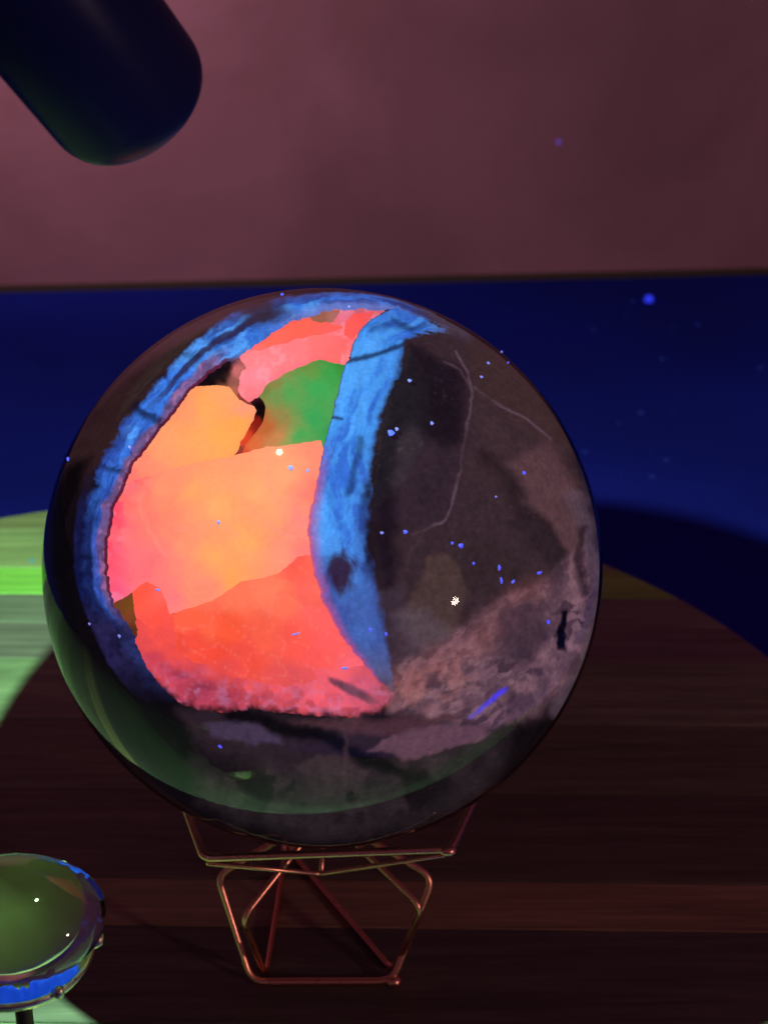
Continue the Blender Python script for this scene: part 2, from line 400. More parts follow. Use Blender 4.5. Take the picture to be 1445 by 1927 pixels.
    # veins
    for pts, wd, a in (([(858, 662), (880, 700), (889, 740), (881, 790), (873, 830), (863, 900), (855, 940), (836, 978), (802, 999), (775, 1006)], 2.4, .8),
                       ([(893, 730), (940, 763), (990, 788), (1036, 826)], 2.2, .7), ([(800, 1002), (775, 1035), (764, 1072)], 2, .4),
                       ([(835, 680), (865, 695), (888, 735)], 2, .4)):
        d = lsdf(pts, x+(n2-.5)*10, y+(n2-.5)*8)
        put((1-sm(wd*.2, wd*1.8, d))*(.35+.65*sm(.35, .6, n1)), (112, 84, 104), a*.75)
    pit = sm(.80, .9, noise(x/5, y/5, 91))*sm(.5, .7, n1)
    put(pit*(x > 690), (92, 72, 92), .15)
    # back of the sphere, never in view from the front: plain mottled stone
    b = np.repeat(lin((40, 29, 34))[None], len(x), 0)*(.5+n4)[:, None]
    k = sm(-.05, .12, front)[:, None]
    return C*k+b*(1-k)

n = 250
g = np.tan(np.linspace(-math.pi/4, math.pi/4, n))
X, Y = np.meshgrid(g, g, indexing='ij'); o1 = np.ones_like(X)
tc_ = (CAM-SC)/np.linalg.norm(CAM-SC); rt_ = np.cross(tc_, V(0, 0, 1)); rt_ /= np.linalg.norm(rt_); rt_ = -rt_; up_ = np.cross(tc_, rt_)
Vs, Fs, base = [], [], 0
idx = np.arange(n*n).reshape(n, n)
quad = np.stack([idx[:-1, :-1], idx[1:, :-1], idx[1:, 1:], idx[:-1, 1:]], -1).reshape(-1, 4)
for (a, b, c) in ((rt_, up_, tc_), (up_, rt_, -tc_), (up_, tc_, rt_), (tc_, up_, -rt_), (tc_, rt_, up_), (rt_, tc_, -up_)):
    P = X[..., None]*a+Y[..., None]*b+o1[..., None]*c
    P /= np.linalg.norm(P, axis=-1, keepdims=True)
    Vs.append(P.reshape(-1, 3)); Fs.append(quad+base); base += n*n
D = np.concatenate(Vs); F = np.concatenate(Fs)
P = SC+D*R*.988
px, py = project(P); front = D@tc_
inside = (sdf(CAV, px, py) < 5) & (front > .05)
F = F[~inside[F].all(1)]
tint = paint_host(px, py, front)
me = bpy.data.meshes.new('quartz_host')
me.vertices.add(len(P)); me.vertices.foreach_set('co', (P*CM).astype(np.float32).ravel())
me.loops.add(F.size); me.loops.foreach_set('vertex_index', F.ravel().astype(np.int32))
me.polygons.add(len(F)); me.polygons.foreach_set('loop_start', np.arange(0, F.size, 4, dtype=np.int32))
me.update(calc_edges=True); me.validate()
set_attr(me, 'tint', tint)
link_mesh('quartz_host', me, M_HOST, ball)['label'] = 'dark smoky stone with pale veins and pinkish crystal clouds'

def hostc(x, y): return paint_host(np.asarray(x, float), np.asarray(y, float), np.ones(np.shape(x)))
# --- filled, traced patches inside the sphere
def wobble(px, py, amp, s):
    return px+(fbm(px/18, py/18, s)-.5)*amp, py+(fbm(px/18, py/18, s+50)-.5)*amp
def dens(poly, step):
    out = []
    for i in range(len(poly)):
        a = np.array(poly[i], float); b = np.array(poly[(i+1) % len(poly)], float)
        k = max(1, int(np.linalg.norm(b-a)/step))
        for j in range(k): out.append(a+(b-a)*j/k)
    return np.array(out)
def patch(name, poly, colfn, r0, gx=0., gy=0., step=7, mat=None, wob=7, bulge=0., thick=.12, label=None, seed=5):
    b = dens(poly, step*.6); bx, by = wobble(b[:, 0], b[:, 1], wob, seed)
    bnd = np.stack([bx, by], 1)
    lo = bnd.min(0); hi = bnd.max(0)
    gx_, gy_ = np.meshgrid(np.arange(lo[0], hi[0], step), np.arange(lo[1], hi[1], step))
    gx_ = gx_+(np.arange(gx_.shape[0]) % 2)[:, None]*step*.5
    q = np.stack([gx_.ravel(), gy_.ravel()], 1)
    q = q[sdf(bnd, q[:, 0], q[:, 1]) < -step*.45]
    pts = np.concatenate([bnd, q]); nb = len(bnd)
    vv, ee, ff, *_ = delaunay_2d_cdt([Vector(p) for p in pts], [(i, (i+1) % nb) for i in range(nb)], [], 1, 1e-4)
    vv = np.array([tuple(v) for v in vv])
    c = vv.mean(0)
    r = r0+gx*(vv[:, 0]-c[0])/100+gy*(vv[:, 1]-c[1])/100+bulge*(fbm(vv[:, 0]/40, vv[:, 1]/40, seed+7)-.5)
    P = sphere_pt(vv[:, 0], vv[:, 1], np.minimum(r, .995))
    f2 = []
    for f in ff:
        a, b_, c_ = (vv[i] for i in f[:3])
        ar = (b_[0]-a[0])*(c_[1]-a[1])-(b_[1]-a[1])*(c_[0]-a[0])
        f2.append(tuple(f) if ar < 0 else tuple(reversed(f)))
    o = pyobj(name, P, f2, mat or M_CALC, ball)
    set_attr(o.data, 'tint', colfn(vv[:, 0], vv[:, 1]))
    if thick:
        md = o.modifiers.new('thickness', 'SOLIDIFY'); md.thickness = thick*CM; md.offset = -1
    if label: o['label'] = label
    return o
def samples(lst, p=3.2, var=.05, ns=35, seed=0):
    L_ = [(x, y, lin(c)) for x, y, c in lst]
    def fn(x, y):
        acc = 0; wt = 0
        xx = x+(fbm(x/50, y/50, seed+1)-.5)*50; yy = y+(fbm(x/50, y/50, seed+2)-.5)*50
        for a, b, c in L_:
            w_ = 1/(((xx-a)**2+(yy-b)**2)**.5+6)**p
            acc = acc+w_[:, None]*c; wt = wt+w_
        c = acc/wt[:, None]
        return np.clip(c*(1+var*2*(fbm(x/ns, y/ns, seed+3)-.5))[:, None], 0, 1.1)
    return fn

# deep floor of the window, behind all crystals
big = [(610+(x-430)*1.06+(430-610), 965+(y-965)*1.04) for x, y in CAV]
patch('cavity_floor', big, samples([(400, 800, (150, 60, 50)), (450, 1200, (170, 50, 45)), (580, 700, (120, 60, 50))]), .80, step=16, wob=0, thick=.2)

F1 = [(345, 735), (360, 728), (400, 724), (430, 728), (450, 753), (478, 765), (472, 785), (456, 815), (442, 843), (424, 861), (370, 869), (300, 889), (240, 906), (228, 914), (243, 872), (279, 824), (319, 776)]
patch('calcite_facet', F1, samples([(390, 760, (255, 162, 92)), (360, 820, (255, 162, 96)), (420, 820, (255, 164, 86)), (300, 830, (255, 156, 108)), (262, 868, (255, 140, 112)), (240, 905, (255, 122, 112)),
      (462, 768, (255, 150, 118)), (455, 800, (255, 160, 80)), (340, 765, (255, 150, 104)), (425, 733, (255, 160, 104))]), .935, .010, -.006)
F2L = [(228, 913), (262, 901), (284, 906), (262, 945), (268, 975), (290, 1005), (312, 1050), (338, 1100), (352, 1146), (315, 1156), (300, 1112), (275, 1098), (250, 1112), (225, 1131), (210, 1139), (197, 1092), (193, 1026), (201, 985), (210, 944)]
F2 = [(262, 901), (300, 889), (370, 869), (425, 861), (500, 842), (560, 835), (604, 831), (610, 850), (599, 907), (583, 989), (588, 1047), (560, 1045), (541, 1065), (520, 1080), (490, 1089), (450, 1095), (420, 1115), (395, 1131), (352, 1146), (338, 1100), (312, 1050), (290, 1005), (268, 975), (262, 945), (284, 906)]
F2C = samples([(240, 920, (255, 104, 104)), (225, 970, (255, 90, 112)), (262, 990, (255, 114, 116)), (215, 1030, (250, 92, 118)), (240, 1060, (255, 108, 128)), (215, 1115, (238, 116, 160)), (300, 1080, (255, 124, 118)),
      (325, 1130, (255, 122, 126)), (270, 1080, (255, 112, 120)), (255, 1040, (255, 118, 122)), (270, 925, (255, 124, 106)),
      (300, 920, (255, 150, 112)), (360, 930, (255, 164, 100)), (420, 960, (255, 167, 104)), (480, 930, (255, 168, 112)), (540, 890, (255, 162, 116)), (595, 850, (255, 136, 112)), (588, 930, (255, 120, 108)), (572, 985, (255, 134, 124)),
      (520, 960, (255, 160, 112)), (470, 1020, (255, 165, 98)), (400, 1050, (255, 168, 98)), (440, 1085, (255, 160, 88)), (540, 1040, (255, 148, 120)), (350, 1030, (255, 148, 112)), (310, 960, (255, 140, 106)), (330, 1070, (255, 134, 116)), (365, 1120, (255, 142, 112)), (582, 1035, (255, 118, 118)), (290, 985, (255, 124, 110))], p=2.6, seed=14)
def f2col(x, y):
    c = F2C(x, y); a = ridge((x*.9+y*.35)/60, (y*.9-x*.3)/190, 77)                    # faint growth streaks and cleavage lines
    c = c*(1+.05*(a-.6))[:, None]
    for pts, wd in (([(262, 901), (284, 906), (262, 945), (268, 975), (290, 1005), (312, 1050)], 2), ([(440, 905), (470, 960), (520, 1000), (575, 1012)], 1.6), ([(330, 1000), (400, 985), (455, 1010)], 1.5), ([(510, 845), (505, 900), (530, 960)], 1.5)):
        d = lsdf(pts, x+(fbm(x/20, y/20, 6)-.5)*16, y+(fbm(x/20, y/20, 7)-.5)*16); c = mixc(c, lin((255, 150, 130)), (1-sm(wd*.3, wd*3, d))*.35)
    e = sdf(CAV, x, y); near = sm(-62, -8, e)*sm(340, 270, x)                      # scalloped pink steps along the left wall
    cv, ce = cells((x+.6*y)/40, (y-.5*x)/17, 4)
    c = mixc(c, lin((252, 74, 104)), near*sm(.4, .9, cv)*.75); c = mixc(c, lin((255, 142, 160)), near*sm(.35, .05, cv)*.5)
    cv, ce = cells((x*.95+.3*y)/95+.6*fbm(x/60, y/60, 2), (y*.95-.3*x)/70, 8)      # broad cleavage planes
    return c*(1+.045*(cv-.5))[:, None]
def mixc(a, b, k): return a*(1-k[:, None])+np.asarray(b)*k[:, None]
patch('calcite_facet', F2L, f2col, .938, .012, .004, step=5, label='pink left face of the glowing crystal')
patch('calcite_facet', F2, f2col, .948, .006, -.004, step=5)
F3U = [(352, 1146), (395, 1131), (420, 1115), (450, 1095), (490, 1089), (520, 1080), (541, 1065), (560, 1045), (588, 1046), (602, 1085), (607, 1123), (631, 1172), (600, 1178), (560, 1166), (510, 1160), (455, 1148), (430, 1158), (405, 1142), (375, 1150)]
F3C = samples([(500, 1110, (255, 124, 92)), (450, 1125, (255, 118, 86)), (560, 1075, (255, 96, 80)), (580, 1110, (255, 102, 90)), (610, 1150, (255, 98, 96)), (540, 1140, (255, 112, 86)), (395, 1142, (255, 110, 82)),
      (380, 1165, (255, 98, 68)), (420, 1185, (252, 88, 58)), (340, 1180, (255, 98, 70)), (500, 1190, (255, 98, 74)), (560, 1215, (255, 90, 78)), (620, 1215, (255, 94, 94)), (650, 1240, (248, 100, 112)), (600, 1240, (252, 90, 86)),
      (350, 1215, (246, 78, 64)), (400, 1225, (242, 74, 58)), (460, 1240, (246, 82, 68)), (520, 1265, (240, 86, 86)), (560, 1280, (232, 86, 92)), (420, 1262, (230, 76, 74))], p=4.2, var=.08, seed=19)
def f3col(x, y):
    cv, ce = cells((x*.9+.42*y)/80+.5*fbm(x/50, y/50, 5), (y*.9-.42*x)/38, 18)
    c = F3C(x, y)*(1+.12*(cv-.5))[:, None]
    return mixc(c, lin((255, 128, 112)), sm(.06, .0, ce)*.35)
patch('calcite_facet', F3U, f3col, .925, .004, .006, step=5)
F3M = [(318, 1158), (352, 1146), (375, 1150), (405, 1142), (430, 1158), (455, 1148), (510, 1160), (560, 1166), (600, 1178), (631, 1172), (664, 1221), (692, 1256), (640, 1263), (590, 1262), (560, 1242), (500, 1226), (450, 1212), (400, 1195), (350, 1200), (318, 1190)]
patch('calcite_facet', F3M, f3col, .918, .004, -.004, step=5)
F3B = [(318, 1190), (350, 1200), (400, 1195), (450, 1212), (500, 1226), (560, 1242), (590, 1262), (600, 1285), (540, 1296), (480, 1288), (430, 1275), (380, 1255), (345, 1240), (322, 1216)]
patch('calcite_facet', F3B, lambda x, y: f3col(x, y)*.96, .922, -.004, -.008, step=5)
F4 = [(248, 1113), (275, 1097), (300, 1111), (316, 1156), (320, 1192), (322, 1216), (298, 1206), (274, 1184), (258, 1164), (250, 1134)]
patch('calcite_facet', F4, samples([(262, 1120, (255, 88, 68)), (285, 1130, (255, 92, 72)), (300, 1170, (255, 84, 70)), (275, 1170, (250, 84, 76)), (312, 1200, (240, 80, 76)), (296, 1112, (255, 105, 96))], seed=31), .955, .016, .0)
F5 = [(211, 1139), (226, 1130), (249, 1113), (251, 1136), (259, 1166), (262, 1214), (238, 1180), (222, 1160)]
patch('calcite_facet', F5, samples([(225, 1145, (112, 62, 34)), (242, 1150, (116, 72, 22)), (252, 1190, (84, 46, 26)), (235, 1165, (130, 60, 40))], seed=33), .945, label='small olive brown facet at the lower left')
def rimcol(x, y):
    k = samples([(275, 1200, (220, 74, 78)), (290, 1240, (196, 62, 82)), (330, 1270, (176, 60, 86)), (380, 1300, (152, 54, 82)), (430, 1315, (150, 52, 76)), (500, 1312, (200, 72, 90)), (560, 1322, (214, 80, 96)), (620, 1310, (224, 86, 104)), (680, 1300, (206, 84, 108)), (720, 1318, (170, 72, 92)), (450, 1298, (190, 66, 88)),
        (280, 1188, (250, 82, 74)), (330, 1228, (240, 78, 72)), (400, 1262, (230, 76, 74)), (440, 1278, (226, 78, 80)), (480, 1287, (230, 84, 88)), (530, 1295, (232, 86, 96)), (590, 1282, (238, 92, 102)), (640, 1266, (248, 98, 110)), (300, 1210, (246, 82, 74))], p=2.8, seed=37)(x, y)
    cv, ce = cells(x/22, y/15, 3); low = sm(1250, 1325, y+.15*(480-x)*(x < 480))
    k = k*(1+.5*(cv-.55)*low)[:, None]
    k = mixc(k, lin((196, 108, 160)), sm(.10, .0, ce)*low*.35)
    k = mixc(k, lin((200, 130, 180)), sm(.62, .85, ridge(x/30, y/30, 12))*low*.35)
    e = sdf(CAV, x, y)                                            # feathers into the stone below
    return mixc(k, hostc(x, y), sm(-10, 6, e+22*(fbm(x/12, y/12, 8)-.5))*sm(1240, 1300, y))
F6 = [(257, 1164), (274, 1184), (298, 1206), (322, 1216), (345, 1240), (380, 1255), (430, 1275), (480, 1288), (540, 1296), (600, 1285), (590, 1262), (640, 1263), (692, 1255), (730, 1292), (752, 1325), (740, 1348), (662, 1350), (600, 1348), (542, 1343), (481, 1335), (429, 1342), (381, 1341), (341, 1326), (303, 1298), (279, 1265), (258, 1216)]
patch('calcite_facet', F6, rimcol, .9905, 0, 0, step=4.5, wob=14, thick=.08, label='mottled pinkish red lower rim of the window')
F6D = [(612, 1268), (648, 1277), (690, 1297), (722, 1324), (700, 1330), (655, 1312), (618, 1288)]
FLK = samples([(620, 1275, (122, 60, 84)), (670, 1300, (112, 64, 84)), (710, 1322, (132, 70, 86))], var=.35, ns=10)
patch('mineral_fleck', F6D, lambda x, y: mixc(FLK(x, y), rimcol(x, y), sm(-9, 0, sdf(F6D, x, y)+6*(fbm(x/9, y/9, 3)-.5))), .993, step=3, wob=4, thick=.03, label='grey mauve leaf shaped fleck under the red crystal')
# green crystal, deep
G = [(456, 852), (470, 815), (480, 780), (482, 738), (500, 715), (522, 699), (560, 680), (600, 665), (642, 676), (652, 692), (642, 724), (631, 769), (621, 805), (613, 836), (560, 838), (500, 846)]
def greencol(x, y):
    c = samples([(600, 730, (62, 162, 84)), (580, 780, (60, 160, 86)), (560, 820, (72, 160, 84)), (620, 690, (60, 156, 74)), (640, 680, (58, 140, 60)), (545, 740, (84, 160, 84)), (510, 750, (112, 146, 80)), (510, 720, (140, 134, 72)), (540, 695, (166, 142, 82)), (575, 680, (104, 144, 66)), (495, 735, (120, 128, 62)),
        (490, 800, (190, 96, 52)), (520, 790, (150, 130, 74)), (515, 825, (202, 128, 80)), (480, 835, (226, 106, 60)), (545, 830, (150, 150, 84)), (462, 850, (220, 60, 40)), (605, 815, (56, 150, 78))], p=3.6, var=.05, ns=60, seed=3)(x, y)
    return c
patch('green_crystal', G, greencol, .90, .012, .0, step=6, wob=4, label='deep green crystal beside the blue band')
K1 = [(462, 742), (484, 742), (497, 756), (492, 784), (476, 808), (459, 828), (452, 836), (458, 812), (473, 785), (480, 764)]
patch('dark_pocket', K1, samples([(488, 755, (12, 6, 9)), (484, 775, (18, 7, 9)), (490, 768, (14, 8, 9)), (474, 745, (60, 26, 30)), (475, 795, (150, 30, 20)), (460, 825, (225, 70, 40))], p=4), .925, step=4, wob=3)
K2 = [(352, 733), (372, 710), (400, 688), (430, 670), (456, 664), (466, 688), (452, 712), (442, 736), (428, 731), (398, 727), (360, 731)]
patch('dark_pocket', K2, samples([(385, 712, (14, 8, 14)), (410, 700, (16, 14, 20)), (395, 704, (12, 8, 12)), (422, 690, (12, 9, 13)), (405, 716, (14, 8, 11)), (438, 684, (14, 10, 13)), (425, 708, (20, 14, 16)), (432, 690, (12, 9, 13)), (447, 676, (110, 70, 80)), (456, 695, (210, 110, 110)), (430, 728, (180, 100, 80)), (365, 728, (110, 40, 50)), (445, 715, (150, 84, 76))], p=4.5), .93, step=5, wob=5)
# pink crust above the green crystal
PK = [(450, 668), (480, 640), (510, 618), (545, 600), (580, 588), (620, 576), (680, 573), (727, 579), (705, 598), (685, 613), (666, 646), (658, 677), (642, 676), (600, 665), (560, 680), (522, 699), (500, 715), (482, 738), (462, 748), (448, 736), (450, 712), (464, 690)]
def pinkcol(x, y):
    c = samples([(480, 670, (255, 128, 136)), (520, 665, (255, 124, 132)), (470, 710, (255, 134, 150)), (465, 735, (250, 120, 130)), (560, 650, (255, 122, 128)), (620, 648, (255, 112, 116)), (640, 660, (255, 108, 106)), (600, 625, (255, 116, 112)), (650, 625, (255, 100, 100)), (690, 595, (226, 96, 110)), (640, 582, (240, 120, 150)), (590, 592, (214, 110, 120)), (555, 605, (240, 110, 116)), (680, 580, (200, 100, 120))], seed=45)(x, y)
    q = sm(.6, .85, ridge(x/26, y/26, 5))[:, None]
    return c*(1-.35*q)+lin((255, 170, 190))*.35*q
patch('calcite_facet', PK, pinkcol, .955, 0, .002, step=5, wob=10, label='pink crust arching over the green crystal')
P2 = [(452, 652), (490, 621), (530, 601), (590, 600), (645, 612), (605, 624), (560, 632), (520, 645), (490, 656)]
patch('calcite_facet', P2, samples([(500, 630, (255, 104, 88)), (560, 612, (255, 100, 84)), (470, 648, (255, 112, 110)), (620, 614, (255, 98, 92))], seed=47), .966, wob=9, step=6, thick=.05)
P3 = [(650, 606), (668, 590), (704, 585), (690, 602), (676, 620), (662, 634), (648, 624)]
patch('calcite_facet', P3, samples([(670, 605, (255, 84, 82)), (690, 592, (245, 90, 96)), (655, 622, (255, 92, 90))], seed=48), .966, wob=6, step=6, thick=.05)
P4 = [(582, 592), (610, 584), (640, 581), (628, 600), (605, 606), (588, 603)]
patch('calcite_facet', P4, samples([(600, 595, (158, 96, 78)), (628, 588, (176, 108, 100))], seed=49), .968, wob=6, step=6, thick=.05)

# --- blue bands: ruled strips between two traced edges
def resample(pts, k):
    P = np.asarray(pts, float); d = np.r_[0, np.cumsum(np.hypot(*np.diff(P, axis=0).T))]
    t = np.linspace(0, d[-1], k)
    return np.stack([np.interp(t, d, P[:, 0]), np.interp(t, d, P[:, 1])], 1), d[-1]
def smooth_line(P, it=6):
    P = P.copy()
    for _ in range(it): P[1:-1] = .25*P[:-2]+.5*P[1:-1]+.25*P[2:]
    return P
def strip(name, Lp, Rp, colfn, r, nu, nv, label, wl_=(4, 4), seed=0):
    A, la = resample(Lp, nu); B, lb = resample(Rp, nu)
    A = smooth_line(A); B = smooth_line(B)
    t = np.linspace(0, 1, nu)
    for E_, am, s in ((A, wl_[0], 1), (B, wl_[1], 2)):
        E_[:, 0] += (fbm(t*la/14, t*0+s, seed+s)-.5)*am*2; E_[:, 1] += (fbm(t*la/14, t*0+s, seed+s+9)-.5)*am*2
    v = np.linspace(0, 1, nv)
    Q = A[:, None]*(1-v)[None, :, None]+B[:, None]*v[None, :, None]
    x, y = Q[..., 0].ravel(), Q[..., 1].ravel()
    T = np.repeat(t, nv); S_ = np.tile(v, nu)
    P = sphere_pt(x, y, np.full(x.shape, r)+.004*np.minimum(1, 6*np.minimum(S_, 1-S_)))
    i = np.arange(nu*nv).reshape(nu, nv)
    fs = np.stack([i[:-1, :-1], i[:-1, 1:], i[1:, 1:], i[1:, :-1]], -1).reshape(-1, 4)
    o = pyobj(name, P, fs.tolist(), M_BAND, ball)
    bm = bmesh.new(); bm.from_mesh(o.data)
    nrm = sum((f.normal*f.calc_area() for f in bm.faces), Vector())
    if nrm.dot(Vector(CAM-SC)) < 0: bmesh.ops.reverse_faces(bm, faces=bm.faces); bm.to_mesh(o.data)
    bm.free()
    set_attr(o.data, 'tint', colfn(T, S_, x, y, (la+lb)/2))
    md = o.modifiers.new('thickness', 'SOLIDIFY'); md.thickness = .06*CM; md.offset = -1
    o['label'] = label
    return o

RL = [(745, 574), (703, 598), (682, 614), (663, 647), (655, 677), (648, 692), (638, 726), (627, 770), (617, 806), (607, 852), (596, 907), (579, 989), (586, 1050), (590, 1078), (605, 1125), (629, 1174), (662, 1223), (695, 1262), (735, 1302)]
RR = [(872, 628), (800, 630), (772, 640), (765, 662), (757, 700), (737, 740), (723, 780), (712, 812), (706, 870), (702, 950), (700, 1010), (704, 1050), (716, 1090), (722, 1130), (730, 1180), (740, 1240), (744, 1300)]
def rightcol(t, s, x, y, ln):
    q = fbm(x/70, y/90, 60); fib = fbm(s*4.5+q*2.5, t*8+q, 61); fine = fbm(x/14+fib*2, y/34, 62)
    c = np.repeat(lin((72, 146, 240))[None], len(t), 0)
    c = mixc(c, lin((54, 104, 212)), sm(.48, .72, fib)*.9)
    c = mixc(c, lin((84, 160, 252)), sm(.55, .35, fib)*sm(.9, .4, s)*sm(1230, 1000, y)*.8)
    c = c*(.80+.38*fine)[:, None]
    c = mixc(c, lin((60, 78, 165)), sm(.55, 1., s)*sm(800, 1000, y)*.75)
    c = mixc(c, lin((66, 86, 160))*(.6+.8*fine)[:, None], sm(1010, 1150, y)*.85)
    c = mixc(c, lin((92, 88, 122)), sm(1190, 1290, y)*.9)
    c = mixc(c, lin((90, 82, 122)), sm(790, 860, x)*sm(680, 640, y)*.95)
    # dark cracks
    for pts, wd, a in (([(655, 678), (690, 668), (725, 662), (748, 652), (768, 644)], 3.2, .85), ([(626, 784), (645, 788)], 2.5, .8), ([(678, 825), (672, 860), (664, 900), (655, 930)], 4.5, .6),
                       ([(700, 620), (735, 610), (770, 618)], 5, .45), ([(740, 600), (775, 622), (800, 612)], 4, .5), ([(690, 930), (680, 960), (676, 1000)], 4, .4)):
        d = lsdf(pts, x+(fine-.5)*14, y+(fib-.5)*10)
        c = mixc(c, lin((24, 26, 62)), (1-sm(wd*.3, wd*2.4, d))*a)
    wx = x+(fine-.5)*26; wy = y+(fib-.5)*26
    d = sdf([(618, 1048), (648, 1038), (668, 1060), (664, 1100), (640, 1118), (616, 1100)], wx, wy)
    c = mixc(c, lin((52, 24, 44)), (1-sm(-10, 14, d))*.95)
    d = sdf([(680, 1070), (700, 1040), (708, 1075), (690, 1090)], wx, wy); c = mixc(c, lin((40, 46, 100)), (1-sm(-8, 10, d))*.7)
    c = mixc(c, lin((176, 84, 150)), sm(.24, .0, s+.06*(fib-.5))*sm(820, 920, y)*.8)  # pink-violet glow beside the crystals, painted into the band's edge
    c = mixc(c, lin((70, 60, 84)), sm(.035, .0, s)*sm(900, 820, y)*.9)
    h = hostc(x, y)
    c = mixc(c, h, sm(.80, .99, s+.20*(fbm(x/22, y/34, 33)-.5)+.10*(fine-.5)))
    c = mixc(c, lin((226, 92, 112)), sm(.055, .0, s)*sm(880, 930, y)*sm(1260, 1200, y)*.8)
    c = mixc(c, h, sm(1262, 1302, y+14*(fine-.5))*.8)
    return c
strip('blue_band', RL, RR, rightcol, .990, 420, 80, 'bright blue band between the orange crystals and the dark stone', seed=3)

LO = [(880, 632), (820, 590), (760, 566), (700, 552), (640, 547), (580, 549), (530, 556), (450, 576), (400, 608), (350, 650), (312, 688), (280, 722), (250, 755), (215, 800), (186, 845), (160, 890), (143, 950), (137, 1010), (137, 1070), (150, 1130), (168, 1180), (200, 1250), (240, 1302), (290, 1345), (350, 1378)]
LI = [(860, 634), (800, 606), (745, 580), (680, 577), (620, 579), (582, 590), (547, 601), (512, 620), (483, 640), (457, 664), (424, 677), (383, 707), (353, 736), (323, 777), (284, 825), (248, 872), (232, 912), (214, 946), (205, 990), (197, 1030), (200, 1093), (212, 1138), (236, 1178), (259, 1216), (283, 1264), (307, 1296), (343, 1326), (400, 1346)]
def leftcol(t, s, x, y, ln):
    L_ = t*ln/100
    wz = fbm(L_*1.1, s*1.2, 71)-.5; wq = fbm(x/38, y/38, 75)-.5
    fib = fbm(s*4.5+wz*3, L_*.9, 72); fine = fbm(x/15+wq*3, y/15, 73, 5, .6); pat = fbm(x/48, y/48, 74)
    ss = s+wz*.30+wq*.16
    h = hostc(x, y)
    c = np.repeat(lin((58, 114, 220))[None], len(t), 0)
    c = mixc(c, lin((88, 156, 248)), sm(.5, .72, pat)*.85)
    c = mixc(c, lin((40, 62, 150)), sm(.47, .66, fib)*.8)
    c = c*(.45+1.05*fine)[:, None]
    # top: paler, mauve towards the window
    c = mixc(c, lin((124, 132, 206)), sm(470, 600, x)*sm(.45, .95, ss)*.7)
    c = mixc(c, lin((70, 84, 150)), sm(470, 600, x)*sm(.35, .0, ss)*.7)
    # brown-purple gap between the two strands of the upper left
    up = sm(800, 700, y)*sm(560, 500, x)
    c = mixc(c, lin((46, 34, 70)), (1-sm(.05, .15, np.abs(ss-.50)))*up*.92)
    c = mixc(c, lin((56, 40, 56)), (1-sm(20, 60, np.hypot((x-488)*.8, (y-578)*1.5)+50*wq))*.95)
    # lavender seam along the window
    seam = sm(.70, .84, ss+.25*(pat-.5))*sm(440, 390, x)*sm(1240, 1100, y)
    c = mixc(c, lin((112, 82, 132))*(.4+1.15*fine)[:, None], seam*.95)
    c = mixc(c, lin((182, 112, 162)), seam*sm(.64, .86, ridge(x/26, y/26, 5))*.6)
    c = mixc(c, lin((92, 16, 36)), sm(.95, 1., s)*sm(480, 420, x)*sm(1200, 1100, y)*.9)
    # ragged dark outside
    c = mixc(c, h, sm(.24, .02, ss-.16*sm(700, 900, y)+.22*(fine-.5))*sm(640, 560, x))
    for pts, wd, a in (([(225, 745), (262, 772), (300, 790)], 7, .8), ([(150, 905), (190, 880), (225, 888)], 4, .6), ([(270, 700), (290, 716), (310, 705)], 5, .6), ([(330, 650), (352, 668), (372, 664)], 4, .5)):
        d = lsdf(pts, x+(fine-.5)*34, y+(fib-.5)*26); c = mixc(c, lin((20, 17, 42)), (1-sm(wd*.3, wd*2.2, d))*a)
    # navy, then purple black, further down
    k = sm(880, 1000, y)
    c = mixc(c, lin((19, 25, 74))*(.25+1.5*fine)[:, None], k*sm(.80, .5, ss)*.93)
    c = mixc(c, lin((72, 92, 200))*(.2+1.4*fine)[:, None], sm(980, 1040, y)*sm(1150, 1080, y)*(1-sm(.05, .16, np.abs(ss-.70)))*.75)
    c = mixc(c, lin((38, 32, 72))*(.3+1.3*fine)[:, None], sm(1110, 1190, y)*.92)
    c = mixc(c, h, sm(1220, 1330, y+60*(pat-.5)))
    c = mixc(c, h, sm(730, 830, x))
    c = mixc(c, h, sm(.10, .0, s))
    return c
strip('blue_band', LO, LI, leftcol, .990, 560, 84, 'streaky blue band curving round the upper left of the orange crystals', wl_=(2, 4), seed=8)

# --- blue streak and lint on the sphere's skin, with one painted glint
def tube(pts, rad, seg=8, caps=True, closed=False):
    pts = [np.asarray(p, float) for p in pts]; n_ = len(pts); bm = bmesh.new(); rings = []
    rads = rad if np.ndim(rad) else [rad]*n_
    prev = None
    for i, p in enumerate(pts):
        a = pts[(i-1) % n_] if (closed or i > 0) else p; b = pts[(i+1) % n_] if (closed or i < n_-1) else p
        t = b-a; t /= np.linalg.norm(t)
        if prev is None:
            u = np.cross(t, V(0, 0, 1) if abs(t[2]) < .9 else V(1, 0, 0))
        else: u = prev-t*(prev@t)
        u /= np.linalg.norm(u); prev = u; w_ = np.cross(t, u)
        rings.append([bm.verts.new(p+rads[i]*(math.cos(k*2*math.pi/seg)*u+math.sin(k*2*math.pi/seg)*w_)) for k in range(seg)])
    for i in range(n_ if closed else n_-1):
        r1, r2 = rings[i], rings[(i+1) % n_]
        for k in range(seg): bm.faces.new((r1[k], r1[(k+1) % seg], r2[(k+1) % seg], r2[k]))
    if caps and not closed:
        bm.faces.new(list(reversed(rings[0]))); bm.faces.new(rings[-1])
    bmesh.ops.recalc_face_normals(bm, faces=bm.faces)
    return bm
STREAK = [(874, 1352), (890, 1336), (915, 1314), (940, 1292), (958, 1288), (957, 1300), (935, 1320), (908, 1342), (886, 1358)]  # violet-blue streak that glows and fades at its edges
